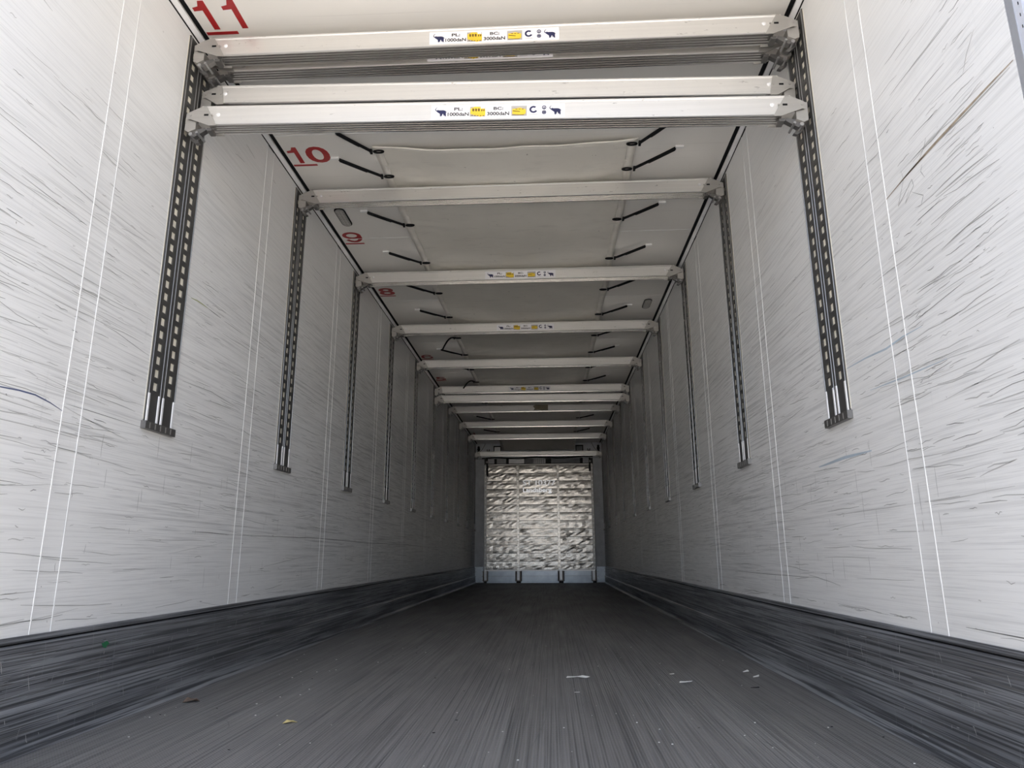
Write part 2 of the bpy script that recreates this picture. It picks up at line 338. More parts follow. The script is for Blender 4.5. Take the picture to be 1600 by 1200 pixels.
# walls: laminate panels with twin sealant beads over a strip at every joint
for side, nm in ((-1, 'wall_left'), (1, 'wall_right')):
    x = lambda d: side*d
    def bx(d0, d1, y0, y1, z0, z1): return MB().box(min(side*d0, side*d1), max(side*d0, side*d1), y0, y1, z0, z1)
    wl = bx(1.2405, 1.32, Y0, L, -.09, HC+.1).build(nm, M['outer']); struct(wl)
    starts = [Y0]+[2.048+PITCH*k for k in range(10)]; ends = [1.963+PITCH*k for k in range(10)]+[L]
    for s_, e_ in zip(starts, ends):
        bx(W, 1.24, s_+.0008, e_-.0008, 0, 2.63).build('wall_panel', M['wall'], wl)
    for k in range(10):
        y1 = 1.963+PITCH*k; y2 = y1+.085
        bx(W+.0012, 1.24, y1, y2, 0, 2.63).build('joint_strip', M['wall'], wl)
        for yy in (y1, y2):
            mb = MB(); mb.prism([(side*W, yy-.0030), (side*(W-.0013), yy-.0020), (side*(W-.0013), yy+.0020), (side*W, yy+.0030)], 'z', .30, 2.60)
            mb.build('sealant_bead', M['bead'], wl)
    # random scratches running along the load direction, joined as one uncountable thing
    pl = 'L' if side < 0 else 'R'
    for mat, cnt, wmin, wmax, lmax in (('mark_mid', 1000, .0012, .0035, .55), ('mark_grey', 620, .001, .0026, .42), ('mark_dark', 150, .001, .0022, .22)):
        sm = MB()
        for q in range(cnt):
            yy = Y0+.1+(random.random()**1.5)*11.5; zz = min(2.45, max(.33, random.gauss(1.12, .45))); ln = random.uniform(.03, lmax)*random.random()
            if Y0 > yy or yy+ln > L-.2: continue
            sl = random.gauss(0, .045)
            pts = [(yy+ln*t/4, zz+sl*ln*t/4+random.gauss(0, .0015)) for t in range(5)]
            if any(R0-.02 < (p[0]-R0) % PITCH + R0 < R0+.215 and p[1] > .94 for p in pts): continue
            ribbon(sm, pts, random.uniform(wmin, wmax), pl, W-.0004)
        tag(sm.build('rub_scratches', M[mat], wl), kind='stuff')
    # a few short upright nicks low on the wall
    sm = MB()
    for q in range(60):
        yy = random.uniform(1.9, 6); zz = random.uniform(.38, .9); ln = random.uniform(.02, .09)
        ribbon(sm, [(yy+random.gauss(0, .001), zz+ln*t/3) for t in range(4)], .0018, pl, W-.0004)
    tag(sm.build('upright_nicks', M['mark_grey'], wl), kind='stuff')
    def mark(name, mat, pts, wd, dy=0, dz=0):
        mb = MB(); dense = []
        for i in range(len(pts)-1):
            for t in range(4): dense.append((pts[i][0]+(pts[i+1][0]-pts[i][0])*t/4+dy, pts[i][1]+(pts[i+1][1]-pts[i][1])*t/4+dz))
        dense.append((pts[-1][0]+dy, pts[-1][1]+dz)); ribbon(mb, dense, wd, pl, W-.0006)
        o = mb.build(name, M[mat], wl); return o
    if side < 0:
        mark('pen_line', 'mark_blue', [(1.64, .94), (1.716, .946), (1.783, .952), (1.844, .953), (1.906, .944), (1.961, .931)], .0045)['label'] = 'blue wavy line'
        mark('pen_line', 'mark_grey', [(1.66, .957), (1.805, .962), (1.9, .955)], .002)
        mark('long_scratch', 'mark_dark', [(1.972, .955), (2.083, .956), (2.365, .955)], .0016)
        mark('long_scratch', 'mark_dark', [(2.803, .606), (2.938, .607), (3.171, .603)], .0028)
        mark('long_scratch', 'mark_dark', [(3.1, .603), (3.593, .608), (4.411, .616), (5.5, .607), (7.276, .61), (9.2, .603)], .0030)
        mark('long_scratch', 'mark_grey', [(2.606, 1.183), (2.845, 1.194), (3.135, 1.176)], .003)
        mark('long_scratch', 'mark_grey', [(3.3, 1.17), (3.55, 1.172)], .002)
        mark('green_scrape', 'mark_green', [(2.60, 1.528), (2.65, 1.535), (2.70, 1.536), (2.746, 1.535)], .006)['label'] = 'olive green scrape'
        mark('long_scratch', 'mark_dark', [(2.74, 1.535), (2.80, 1.534), (2.865, 1.533)], .0035)
        mark('long_scratch', 'mark_grey', [(2.9, 1.531), (3.098, 1.531)], .0025)
    else:
        mark('brown_gouge', 'mark_brown', [(1.366, 1.549), (1.452, 1.550), (1.569, 1.550), (1.686, 1.549), (1.738, 1.548), (1.842, 1.545), (1.961, 1.538)], .008)['label'] = 'long brown gouge'
        mark('brown_gouge', 'mark_grey', [(1.379, 1.541), (1.449, 1.541), (1.567, 1.542), (1.668, 1.546)], .003)
        mark('brown_gouge', 'mark_dark', [(1.735, 1.548), (1.78, 1.547), (1.83, 1.5455), (1.88, 1.5425)], .004)
        mark('pen_scribble', 'mark_grey', [(1.86, 1.574), (1.854, 1.543), (1.901, 1.484), (1.86, 1.50), (1.813, 1.52), (1.809, 1.498), (1.863, 1.472), (1.835, 1.50)], .0022)
        mark('pen_scribble', 'mark_grey', [(1.719, 1.589), (1.733, 1.571), (1.762, 1.552)], .0022)
        mark('pen_scribble', 'mark_grey', [(1.755, 1.53), (1.766, 1.516), (1.752, 1.491)], .002)
        mark('pen_scribble', 'mark_grey', [(1.822, 1.486), (1.795, 1.465), (1.771, 1.448), (1.787, 1.428), (1.819, 1.435)], .002)
        mark('blue_rub', 'mark_teal', [(2.386, 1.123), (2.225, 1.119), (2.082, 1.109), (1.98, 1.114), (1.875, 1.111)], .006)
        mark('blue_rub', 'mark_teal', [(2.708, .828), (2.469, .832), (2.262, .826)], .010)
        mark('blue_rub', 'mark_teal', [(2.218, 1.012), (2.0, 1.0), (1.78, .993)], .004)
        mark('long_scratch', 'mark_mid', [(1.466, 1.714), (1.507, 1.677), (1.531, 1.641)], .002)
        mark('long_scratch', 'mark_grey', [(1.703, 1.272), (1.617, 1.278), (1.427, 1.271)], .0022)
        mark('long_scratch', 'mark_dark', [(4.063, .419), (3.477, .417), (2.827, .42)], .0022)
        mark('long_scratch', 'mark_dark', [(1.877, .332), (1.661, .33), (1.5, .33)], .0025)
        mark('long_scratch', 'mark_dark', [(2.63, .98), (2.52, .985)], .003)

    # kick plate along the foot of the wall
    prof = [(1.2299, 0), (1.2299, .302), (1.2245, .302), (1.2215, .297), (1.2215, .287), (1.2255, .285), (1.2255, .281), (1.2205, .277), (1.2185, .262), (1.2185, .128), (1.2135, .122), (1.2105, .112), (1.2085, .022), (1.2035, .010), (1.190, .0)]
    bb = MB().prism([(side*p[0], p[1]) for p in prof], 'y', Y0, L-.16)
    bo = bb.build('baseboard_left' if side < 0 else 'baseboard_right', M['kick']); struct(bo)
    dl = MB()
    for z0, z1 in ((.281, .287),): dl.box(min(side*1.2250, side*1.2262), max(side*1.2250, side*1.2262), Y0, L-.16, z0, z1)
    dl.build('lip_groove_strip', M['black'], bo)  # black strip along the groove below the top lip
    if side < 0:
        g = MB(); cx, cz = 2.299, .237
        g.prism([(cx+math.cos(t)*.017*(1+.45*math.sin(3*t+.4)), cz+math.sin(t)*.010*(1+.5*math.cos(5*t))) for t in [k*math.pi/6 for k in range(12)]], 'x', -1.2195, -1.2180)
        g.build('paint_spot', M['green'], bo)['label'] = 'green paint spot'

    for mat, cnt in (('mark_dark', 420), ('mark_mid', 150), ('kick_light', 160)):
        sm = MB()
        for q in range(cnt):
            yy = Y0+.1+(random.random()**1.3)*11; low = random.random() < .35; zz = random.uniform(.028, .105) if low else random.uniform(.135, .255); ln = random.uniform(.03, .5)*random.random()
            sl = random.gauss(0, .012)
            if mat == 'mark_mid': sl = random.choice((-1, 1))*3; ln = random.uniform(.002, .012)
            pts = [(yy+ln*t/4, min(.258, max(.134, zz+sl*ln*t/4+random.gauss(0, .0006))) if not low else min(.108, max(.026, zz+sl*ln*t/4))) for t in range(5)]
            ribbon(sm, pts, random.uniform(.001, .003), pl, 1.2079 if low else 1.2182)
        tag(sm.build('rub_scratches', M[mat], bo), kind='stuff')
    # corner profile between wall and ceiling with its two black joints
    def dg(t, off):     # t along the 45 degree face from wall (0) to ceiling (1), off = depth towards the room
        p0 = Vector((W, 2.605)); p1 = Vector((1.2032, HC)); q = p0+(p1-p0)*t+Vector((-.7, -.7))*off
        return (side*q.x, q.y)
    tr = MB().prism([dg(.02, .0), dg(.10, .0045), dg(.62, .0045), dg(.72, 0), dg(.72, -.02), dg(.1, -.02)], 'y', Y0, L).build('trim_1' if side < 0 else 'trim_2', M['white_trim']); struct(tr)
    MB().prism([dg(-.12, .0032), dg(.06, .0032), dg(.06, -.02), dg(-.12, -.012)], 'y', Y0, L).build('wall_joint_seal', M['black'], tr)
    MB().prism([(side*1.2105, HC-.0035), (side*1.1925, HC-.0008), (side*1.1925, HC+.004), (side*1.216, HC+.004)], 'y', Y0, L).build('ceiling_joint_seal', M['black'], tr)

# painted bay numbers on the ceiling
def ceil_print(me, x0, y_far):
    # text reads for someone looking in from the rear: right = +x, up = towards the rear (-y)
    for v in me.vertices: X, Y_, Z_ = v.co; v.co = (x0+X, y_far-Y_, HC-.0007+Z_)
    return me
def number_mesh(txt, h):
    V = []; F = []; x0 = 0
    for ch in txt:
        if ch == '1':
            o1 = [(0, .66), (0, .78), (.16, .82), (.235, 1), (.385, 1), (.385, 0), (.225, 0), (.225, .68)]; n = len(V)
            for zz in (-.0004, .0004): V += [(x0+p[0]*h, p[1]*h, zz) for p in o1]
            F.append(tuple(n+i for i in reversed(range(8)))); F.append(tuple(n+8+i for i in range(8))); F += [(n+i, n+(i+1) % 8, n+8+(i+1) % 8, n+8+i) for i in range(8)]
            x0 += .118 if txt == '11' else .094
        elif ch in '69':
            def P6(u, v, zz): return (x0+(u if ch == '9' else 1-u)*.128, (v if ch == '9' else 1-v)*h, zz)
            for cy, ry, a0, a1, dz in ((.665, .335, 0, 360, 0), (.5, .5, 25, -150, .0002)):
                N_ = 28
                for i in range(N_):
                    t0, t1 = math.radians(a0+(a1-a0)*i/N_), math.radians(a0+(a1-a0)*(i+1)/N_); n = len(V)
                    for t, k in ((t0, 1), (t1, 1), (t1, 0), (t0, 0)): V.append(P6(.5+math.cos(t)*(.5 if k else .29), cy+math.sin(t)*(ry if k else ry-.155), -.0004-dz))
                    F.append((n, n+1, n+2, n+3))
            x0 += .135
        else:
            g = fit(text_mesh(ch, .2, .0035 if ch != '9' else .0), .128, h); n = len(V)
            V += [(v.co.x+x0, v.co.y, v.co.z) for v in g.vertices]; F += [tuple(n+i for i in p.vertices) for p in g.polygons]; x0 += .135
    me = D.meshes.new('number'); me.from_pydata(V, [], F); return me
for n_, xx, yb, wd in [('11', -1.180, 2.403, .185), ('10', -1.178, 3.425, .222), ('9', -1.176, 4.442, .118), ('8', -1.176, 5.465, .118), ('7', -1.176, 6.47, .115), ('6', -1.176, 7.43, .115), ('5', -1.176, 8.42, .115), ('4', -1.176, 9.42, .115), ('3', -1.176, 10.44, .115), ('2', -1.176, 11.46, .115), ('1', -1.176, 12.48, .06)]:
    me = number_mesh(n_, .155)
    me = ceil_print(me, xx, yb)
    me.materials.clear(); me.materials.append(M['red']); o = link('bay_number', me, ce); o['label'] = 'red number '+n_
    MB().box(-1.188, -1.055, yb+.014, yb+.030, HC-.0012, HC).build('number_underline', M['red'], o)

# front wall (far end)
FY = 13.60
fwl = MB().box(-1.24, 1.24, L-.02, L+.1, -.09, HC+.1).build('wall_front', M['grey_panel']); struct(fwl)
for s_ in (-1, 1):
    MB().box(min(s_*1.23, s_*1.055), max(s_*1.23, s_*1.055), FY, L-.02, .29, 2.33).build('side_panel', M['grey_panel'], fwl)
MB().box(-1.23, 1.23, FY, L-.02, 2.335, HC).build('header_panel', M['grey_panel'], fwl)
MB().box(-1.055, 1.055, FY+.02, L-.02, 0, 2.335).build('centre_panel', M['dark_void'], fwl)
for x0, x1 in ((-1.228, -1.06), (1.06, 1.228)):
    k_ = MB().bbox(x0, x1, FY-.03, FY, .012, .292, .006).build('corner_kick_plate', M['blue_white'], fwl)
    r_ = MB()
    for xx in (x0+.02, x1-.02):
        for zz in (.05, .12, .2, .26): r_.cyl((xx, FY-.031, zz), .006, 'y', -.003, 8)
    r_.build('rivets', M['dark_steel'], k_)['kind'] = 'stuff'
for x0, x1 in ((-.975, -.46), (-.335, .335), (.46, .965)):
    k_ = MB().bbox(x0, x1, FY-.02, FY+.02, .03, .24, .004).build('kick_plate', M['blue_white'], fwl)
    MB().box(x0+.003, x1-.003, FY-.0215, FY-.0195, .122, .126).build('fold_line', M['seal'], k_)
    MB().box(x0-.02, x1+.02, FY-.05, FY+.02, .0, .03).build('foot_strip', M['blue_white'], fwl)
    r_ = MB()
    for xx in (x0+.018, x1-.018):
        for q in range(7): r_.cyl((xx, FY-.0205, .05+q*.028), .004, 'y', -.002, 6)
    r_.build('rivets', M['ink'], k_)['kind'] = 'stuff'
for xx in (-1.02, -.398, .398, 1.01):
    ps = MB()
    ps.prism([(xx-.048, FY-.08), (xx-.038, FY-.08), (xx-.038, FY-.012), (xx+.038, FY-.012), (xx+.038, FY-.08), (xx+.048, FY-.08), (xx+.048, FY+.018), (xx-.048, FY+.018)], 'z', .031, .214)
    ps.build('channel_post', M['post'], fwl)
    MB().box(xx-.028, xx+.018, FY-.016, FY-.012, .05, .235).build('bright_strip', M['fin'], fwl)

# return-air slot above the bulkhead
ag = empty('air_grille', (0, FY-.02, 2.232)); tag(ag, 'metal return-air grille strip across the front wall above the bulkhead', 'air grille')
def gb(x0, x1, y0, y1, z0, z1, name, mat): return MB().box(x0, x1, y0, y1, z0, z1).build(name, M[mat], ag)
gb(-1.0, 1.0, 0.012, .03, 0, .098, 'back_plate', 'dark_void')
gb(-.85, -.82, -.02, .012, 0, .098, 'divider', 'dark_void'); gb(-.62, -.585, -.02, .012, 0, .098, 'divider', 'dark_void'); gb(.155, .235, -.02, .012, 0, .098, 'divider', 'dark_void'); gb(.815, .85, -.02, .012, 0, .098, 'divider', 'dark_void')
for x0, x1, mat, tilt in ((-.995, -.86, 'grey_panel', 0), (-.81, -.63, 'fin', .02), (-.575, -.275, 'fin', .01), (.245, .805, 'seal', 0), (.86, .99, 'grey_panel', 0)):
    MB().prism([(x0, 0.008), (x1, 0.008), (x1, -.002-tilt), (x0, -.002)], 'z', 0.004, .094).build('cover_plate', M[mat], ag)
for q in range(22): gb(-.262+q*.0185, -.254+q*.0185, -.006, .012, .002, .096, 'fin', 'fin' if q > 8 else 'seal')
# header details either side of the duct
for s_ in (-1, 1):
    fr = empty('inspection_frame', (s_*.80, FY, 2.48)); tag(fr, 'small dark rectangular frame on the header %s of the duct end' % ('left' if s_ < 0 else 'right'), 'frame', 'small frames on the front header')
    f_ = MB(); f_.box(-.075, .075, -.02, 0, .085, .105).box(-.075, -.058, -.02, 0, -.02, .085).box(.058, .075, -.02, 0, -.02, .085); f_.build('frame', M['black'], fr)
    MB().box(-.057, .057, -.006, 0, -.018, .084).build('window_plate', M['seal'] if s_ > 0 else M['fin'], fr)
    hd = empty('hanging_handle', (s_*1.165, FY-.03, 2.52)); tag(hd, 'black oval cable grip hanging in the %s top corner of the front wall' % ('left' if s_ < 0 else 'right'), 'handle', 'cable grips on the front wall')
    hm = MB(); hm.tube([(0, 0, -.075), (0, -.004, -.05), (0, -.006, 0), (0, -.004, .04), (0, 0, .06)], lambda t: .012+.022*math.sin(math.pi*min(1, max(0, t))), 10)
    hm.build('grip', M['black'], hd, smooth=True)
    cb = MB().tube([(-s_*(.01+.10*math.sin(t/8*math.pi*.6)), -.002, .05-.06*t/8+.14*(t/8)**2-.0) if False else (-s_*.13*(t/8), -.002, -.05+.16*(t/8)**2) for t in range(9)], .004, 6)
    cb.build('cable', M['black'], hd)
    uu = empty('small_clamp', (s_*.98, FY, 2.475)); tag(uu, 'tiny dark U-shaped clamp on the header, %s side' % ('left' if s_ < 0 else 'right'), 'clamp', 'clamps on the front header')
    MB().prism([(-.028, .045), (-.028, 0), (.028, 0), (.028, .045), (.014, .045), (.014, .015), (-.014, .015), (-.014, .045)], 'y', -.02, 0).build('clamp_body', M['ink'], uu)

# ================================================================== BULKHEAD
BY = 13.52
bk = empty('bulkhead', (0, BY, .24)); tag(bk, 'crinkled aluminium bulkhead of riveted horizontal slats at the far end', 'bulkhead')
colsx = [-1.0, -.40, .37, 1.0]
for r_ in range(13):
    for c_ in range(3):
        z0 = .15*r_+.004; z1 = .15*(r_+1)-.004; x0, x1 = colsx[c_]+.002, colsx[c_+1]-.002
        nx, nz = 10, 4; mb = MB(); g = []
        for j in range(nz+1):
            for i in range(nx+1):
                e = (i in (0, nx)) or (j in (0, nz))
                d = .0022*math.sin(math.pi*j/nz) + (0 if e else random.gauss(0, .0011))
                if r_ < 5 and c_ >= 1 and not e: d += random.gauss(0, .0014)
                mb.v.append((x0+(x1-x0)*i/nx, -d, z0+(z1-z0)*j/nz))
        for j in range(nz):
            for i in range(nx): q = j*(nx+1)+i; mb.f.append((q, q+1, q+nx+2, q+nx+1))
        n0 = len(mb.v)
        mb.v += [(x0, .02, z0), (x1, .02, z0), (x1, .02, z1), (x0, .02, z1)]
        mb.f += [(n0, n0+3, n0+2, n0+1)]
        mb.f += [tuple([n0, n0+1]+[i for i in range(nx, -1, -1)]), tuple([n0+2, n0+3]+[nz*(nx+1)+i for i in range(nx+1)])]
        mb.f += [tuple([n0+3, n0]+[j*(nx+1) for j in range(nz+1)]), tuple([n0+1, n0+2]+[j*(nx+1)+nx for j in range(nz, -1, -1)])]
        mb.build('slat', M['slat'], bk, smooth=False)
MB().box(-.99, .99, .022, .05, .01, 1.94).build('core_panel', M['dark_void'], bk)
for xx in (-.40, .37):
    st = MB().prism([(xx-.022, -.008), (xx+.022, -.008), (xx+.026, 0), (xx-.026, 0)], 'z', 0, 1.955).build('seam_strip', M['slat'], bk)
    rv = MB()
    for q in range(26): rv.cyl((xx, -.008, .04+q*.075), .008, 'y', -.004, 6)
    rv.build('rivets', M['wear_white'], st)['kind'] = 'stuff'
for xx, nme in ((-1.022, 0), (1.022, 1)):
    ed = MB().box(xx-.02, xx+.02, -.014, .04, -.01, 1.96).build('edge_strip', M['bracket'], bk)
    rv = MB()
    for q in range(24): rv.box(xx-.008, xx+.008, -.018, -.014, .03+q*.08, .06+q*.08)
    rv.build('dark_slots', M['wear_white'], ed)['kind'] = 'stuff'
MB().box(-1.03, 1.03, -.016, .02, 1.952, 1.975).build('top_edge', M['bracket'], bk)
MB().box(-1.03, 1.03, -.018, .02, -.022, .0).build('bottom_edge', M['beam'], bk)
for tx, x0, z0, w_, h_ in (('ST 10377', -.305, 1.80, .63, .105), ('Landsberg', -.303, 1.645, .55, .115)):
    me = fit(text_mesh(tx, .15, .005, .001), w_, h_)
    for v in me.vertices: X, Y_, Z_ = v.co; v.co = (x0+X, -.0225-Z_, z0-.24+Y_)
    me.materials.clear(); me.materials.append(M['letter']); o = link('lettering', me, bk); o['label'] = 'lettering '+tx
# curtain rod with hanging straps in front of the bulkhead top
rod = empty('strap_rod', (0, BY-.026, 2.325)); tag(rod, 'thin black rod above the bulkhead with a strap hanging at each end', 'rod')
MB().tube([(-1.09+2.14*t/12, 0, .005+.012*math.sin(t*1.3)+.012*t/12) for t in range(13)], .009, 8).build('rod', M['black'], rod)
for xx, ln in ((-.99, .34), (.985, .27)):
    st = MB().prism([(xx-.016, 0), (xx+.016, 0), (xx+.02, -ln+.02), (xx, -ln), (xx-.018, -ln+.02)], 'y', -.012, .004).build('strap', M['black'], rod)
    MB().box(xx-.026, xx+.026, -.02, -.012, -.09, -.05).build('buckle', M['dark_steel'], st)

# ================================================================== WALL RAILS
ORD = ['first', 'second', 'third', 'fourth', 'fifth', 'sixth', 'seventh', 'eighth', 'ninth', 'tenth']
# strip with real slots, local coords: y along trailer 0..0.09, z height, x = 0 at wall face, +x into the room
def slotted():
    mb = MB(); X = .0062; ys = [0, .031, .059, .090]; z = .13; zt = 1.625
    mb.quad((X, 0, 0), (X, .09, 0), (X, .09, z), (X, 0, z))
    while z+.05 <= zt:
        za, zb, zc = z, z+.012, z+.042; zd = z+.05
        for (z0, z1) in ((za, zb), (zc, zd)): mb.quad((X, 0, z0), (X, .09, z0), (X, .09, z1), (X, 0, z1))
        for i in (0, 2): mb.quad((X, ys[i], zb), (X, ys[i+1], zb), (X, ys[i+1], zc), (X, ys[i], zc))
        y0, y1 = ys[1], ys[2]; b_ = .0016
        mb.quad((X, y0, zb), (b_, y0, zb), (b_, y0, zc), (X, y0, zc)); mb.quad((X, y1, zb), (b_, y1, zb), (b_, y1, zc), (X, y1, zc))
        mb.quad((X, y0, zb), (X, y1, zb), (b_, y1, zb), (b_, y0, zb)); mb.quad((X, y0, zc), (X, y1, zc), (b_, y1, zc), (b_, y0, zc))
        z = zd
    mb.quad((X, 0, z), (X, .09, z), (X, .09, 1.628), (X, 0, 1.628))
    for y in (0, .09): mb.quad((0, y, 0), (X, y, 0), (X, y, 1.628), (0, y, 1.628))
    mb.quad((0, 0, 0), (X, 0, 0), (X, .09, 0), (0, .09, 0)); mb.quad((0, 0, 1.628), (X, 0, 1.628), (X, .09, 1.628), (0, .09, 1.628))
    return mb
rail = empty('slotted_rail')
MB().box(.0003, .0015, .002, .193, .03, 1.625).build('back_plate', M['slot_back'], rail)
s1 = slotted().build('slotted_strip', M['rail'], rail, (0, .004, 0))
s2 = link('slotted_strip', s1.data, rail, (0, .101, 0))
rg = MB().prism([(.0063, -.0016), (.0078, -.0012), (.0078, .0012), (.0063, .0016)], 'z', .12, 1.628).build('ridge', M['rail_ridge'], rail, (0, .011, 0))
for yy in (.086, .108, .186): link('ridge', rg.data, rail, (0, yy, 0))
cp = MB().prism([(.0063, -.0065), (.0088, -.005), (.0094, 0), (.0088, .005), (.0063, .0065)], 'z', .024, .128).build('crimped_end', M['wear_white'], rail, (0, .014, 0))
for yy in (.080, .108, .182): link('crimped_end', cp.data, rail, (0, yy, 0))
ec = MB().prism([(.0, -.006), (.018, -.004), (.018, .198), (.0, .2)], 'z', -.004, .024).build('end_cap', M['dark_steel'], rail)
tm = MB()
for yy in (.02, .055, .09, .125, .16): tm.box(.018, .0188, yy, yy+.006, .0, .02)
tm.build('cap_marks', M['bracket'], ec)['kind'] = 'stuff'
first = True
for side in (-1, 1):
    for k in range(10):
        if first: r_ = rail; first = False
        else: r_ = copy_tree(rail)
        # right wall rails are the same part turned half a turn about the vertical
        if side < 0: r_.location = (-W, R0+PITCH*k, .955)
        else: r_.location = (W, R0+PITCH*k+.195, .955); r_.rotation_euler = (0, 0, math.pi)
        tag(r_, 'double slotted steel rail on the %s wall, %s from the open rear end' % ('left' if side < 0 else 'right', ORD[k]), 'rail', 'slotted rails down the %s wall' % ('left' if side < 0 else 'right'))

# ================================================================== LOAD BARS
HB = .086; TB = .066
def beam_mesh(xt, xb):
    # cross-section in (y,z): smooth front and back webs with lips, ribbed underside; ends mitred from xt (top) to xb (bottom)
    prof = [(0, 0), (-.0028, -.003), (-.0028, -.008), (0, -.011), (0, -.074), (-.003, -.077), (-.003, -HB+.002), (.001, -HB)]
    n = 4
    for i in range(n):
        y0 = .004+i*(TB-.008)/n; wdt = (TB-.008)/n
        prof += [(y0+wdt*.10, -HB), (y0+wdt*.20, -HB+.010), (y0+wdt*.66, -HB+.010), (y0+wdt*.76, -HB)]
    prof += [(TB-.001, -HB), (TB+.003, -HB+.002), (TB+.003, -.077), (TB, -.074), (TB, -.011), (TB+.0028, -.008), (TB+.0028, -.003), (TB, 0)]
    mb = MB(); m_ = len(prof)
    for s_ in (-1, 1):
        for y, z in prof: mb.v.append((s_*(xt+(xb-xt)*(-z/HB)), y, z))
    mb.f = [(i, (i+1) % m_, m_+(i+1) % m_, m_+i) for i in range(m_)]+[tuple(range(m_)), tuple(range(m_, 2*m_))]
    return mb
BM = {'mitred': beam_mesh(1.150, 1.115), 'square': beam_mesh(1.146, 1.146)}
beam_data = {}
for k_, mb in BM.items():
    me = mb.mesh('beam_'+k_); me.materials.append(M['beam']); me.materials.append(M['sole'])
    for p in me.polygons:
        if len(p.vertices) == 4 and all(me.vertices[i].co.z < -HB+.0105 for i in p.vertices) and p.center.y > .003 and p.center.y < TB-.0015: p.material_index = 1
    beam_data[k_] = me
def bracket(kind, side, root):
    s_ = side; xt, xb = (1.150, 1.115) if kind == 'mitred' else (1.146, 1.146)
    e = empty('end_fitting'); D.objects.remove(e)
    outl = [(xt-.02, -.001), (xt+.010, -.012), (1.196, -.030), (1.203, -.036), (1.203, -.062), (1.19, -.060), (xb-.004, -.0905), (xb-.035, -.0905)]
    end = MB().prism([(s_*p[0], p[1]) for p in outl], 'y', -.0045, -.0015).build('end_plate', M['bracket'], root)
    MB().prism([(s_*p[0], p[1]) for p in outl], 'y', TB+.0015, TB+.0045).build('end_plate', M['bracket'], root)
    for xx, rr in ((1.190, .006), (xb-.012 if kind == 'mitred' else xb-.02, .004)): MB().cyl((s_*xx, -.004, -.043), rr, 'y', -.003, 10, rr*.7).build('plate_rivet', M['bracket'], end)
    # hook block that sits against the rail
    MB().prism([(s_*1.212, -.028), (s_*1.197, -.028), (s_*1.197, -.060), (s_*1.168, -.066), (s_*1.168, -.100), (s_*1.196, -.112), (s_*1.212, -.104)], 'y', .004, TB-.004).build('hook_block', M['bracket'], end)
    MB().prism([(s_*1.18, -.098), (s_*1.135, -.088), (s_*1.128, -.097), (s_*1.14, -.106), (s_*1.175, -.128), (s_*1.196, -.118)], 'y', .014, .036).build('locking_lever', M['dark_steel'], end)
    MB().box(min(s_*1.125, s_*1.105), max(s_*1.125, s_*1.105), .010, .05, -.104, -.092).build('lever_tab', M['dark_steel'], end)
    MB().prism([(s_*1.205, -.105), (s_*1.19, -.112), (s_*1.165, -.138), (s_*1.180, -.142), (s_*1.205, -.122)], 'y', .040, .056).build('latch_tongue', M['dark_steel'], end)
    MB().cyl((s_*1.158, -.002, -.118), .005, 'y', .066, 8).build('lever_pin', M['rail_ridge'], end); MB().cyl((s_*1.188, .008, -.118), .008, 'y', .05, 8).build('lever_pin', M['rail_ridge'], end)
    # black slot in the plate, and rivet on the beam web
    MB().box(min(s_*(xb+.002), s_*(xb+.020)), max(s_*(xb+.002), s_*(xb+.020)), -.0052, -.0040, -.047, -.039).build('slot_hole', M['black'], end)
    r_ = MB(); r_.cyl((s_*(xb-.035), 0, -.040), .0085, 'y', -.004, 12, .005); r_.build('rivet', M['wear_white'], root)
# sticker pieces, local coords: x from sticker left edge, z up from its lower edge, y = small offsets towards the viewer
ELE = [(0.0, .62), (.03, .70), (.08, .80), (.13, .86), (.16, .84), (.12, .78), (.07, .70), (.06, .62), (.09, .57), (.16, .62), (.22, .64), (.30, .68), (.40, .62), (.55, .60), (.75, .62), (.90, .56), (.97, .44), (.99, .28), (.97, .10), (.99, .04), (.90, .02), (.86, .05), (.85, .20), (.78, .26), (.66, .26), (.58, .22), (.56, .02), (.46, .0), (.45, .06), (.40, .28), (.30, .36), (.22, .38), (.14, .42), (.06, .52)]
def elephant(x0, z0, s_):
    mb = MB()
    # drawn as a fan of small convex pieces: body, haunch, head, legs, trunk, tusk
    def poly(pts): mb.prism([(x0+p[0]*s_, z0+p[1]*s_*.95) for p in pts], 'y', -.0006, -.0002)
    poly([(.22, .40), (.34, .30), (.60, .26), (.84, .24), (.95, .34), (.98, .48), (.90, .60), (.72, .66), (.40, .66), (.26, .64)])
    poly([(.10, .50), (.22, .40), (.34, .52), (.30, .68), (.16, .70), (.08, .60)])
    poly([(.37, .34), (.56, .30), (.54, .0), (.42, -.02)]); poly([(.56, .30), (.64, .28), (.60, .06), (.55, .02)])
    poly([(.76, .30), (.96, .36), (.97, -.02), (.85, .0)]); poly([(.70, .30), (.80, .28), (.80, .06), (.73, .06)])
    tr_ = [(.10, .58), (.03, .62), (-.03, .70), (-.02, .80), (.05, .90), (.14, .97)]
    for i in range(len(tr_)-1):
        p, q = Vector(tr_[i]), Vector(tr_[i+1]); t = (q-p).normalized(); n_ = Vector((-t.y, t.x)); wa, wb = .05*(1-i/7), .05*(1-(i+1)/7)
        poly([p-n_*wa, q-n_*wb, q+n_*wb, p+n_*wa])
    poly([(.96, .56), (1.03, .44), (1.02, .32), (.99, .46)])
    return mb.mesh('elephant')
SW, SH = .52, .058
def st_piece(mb_or_me, name, mat, par, loc=(0, 0, 0)):
    me = mb_or_me.mesh(name) if isinstance(mb_or_me, MB) else mb_or_me
    me.materials.append(mat); return (name, me, loc)
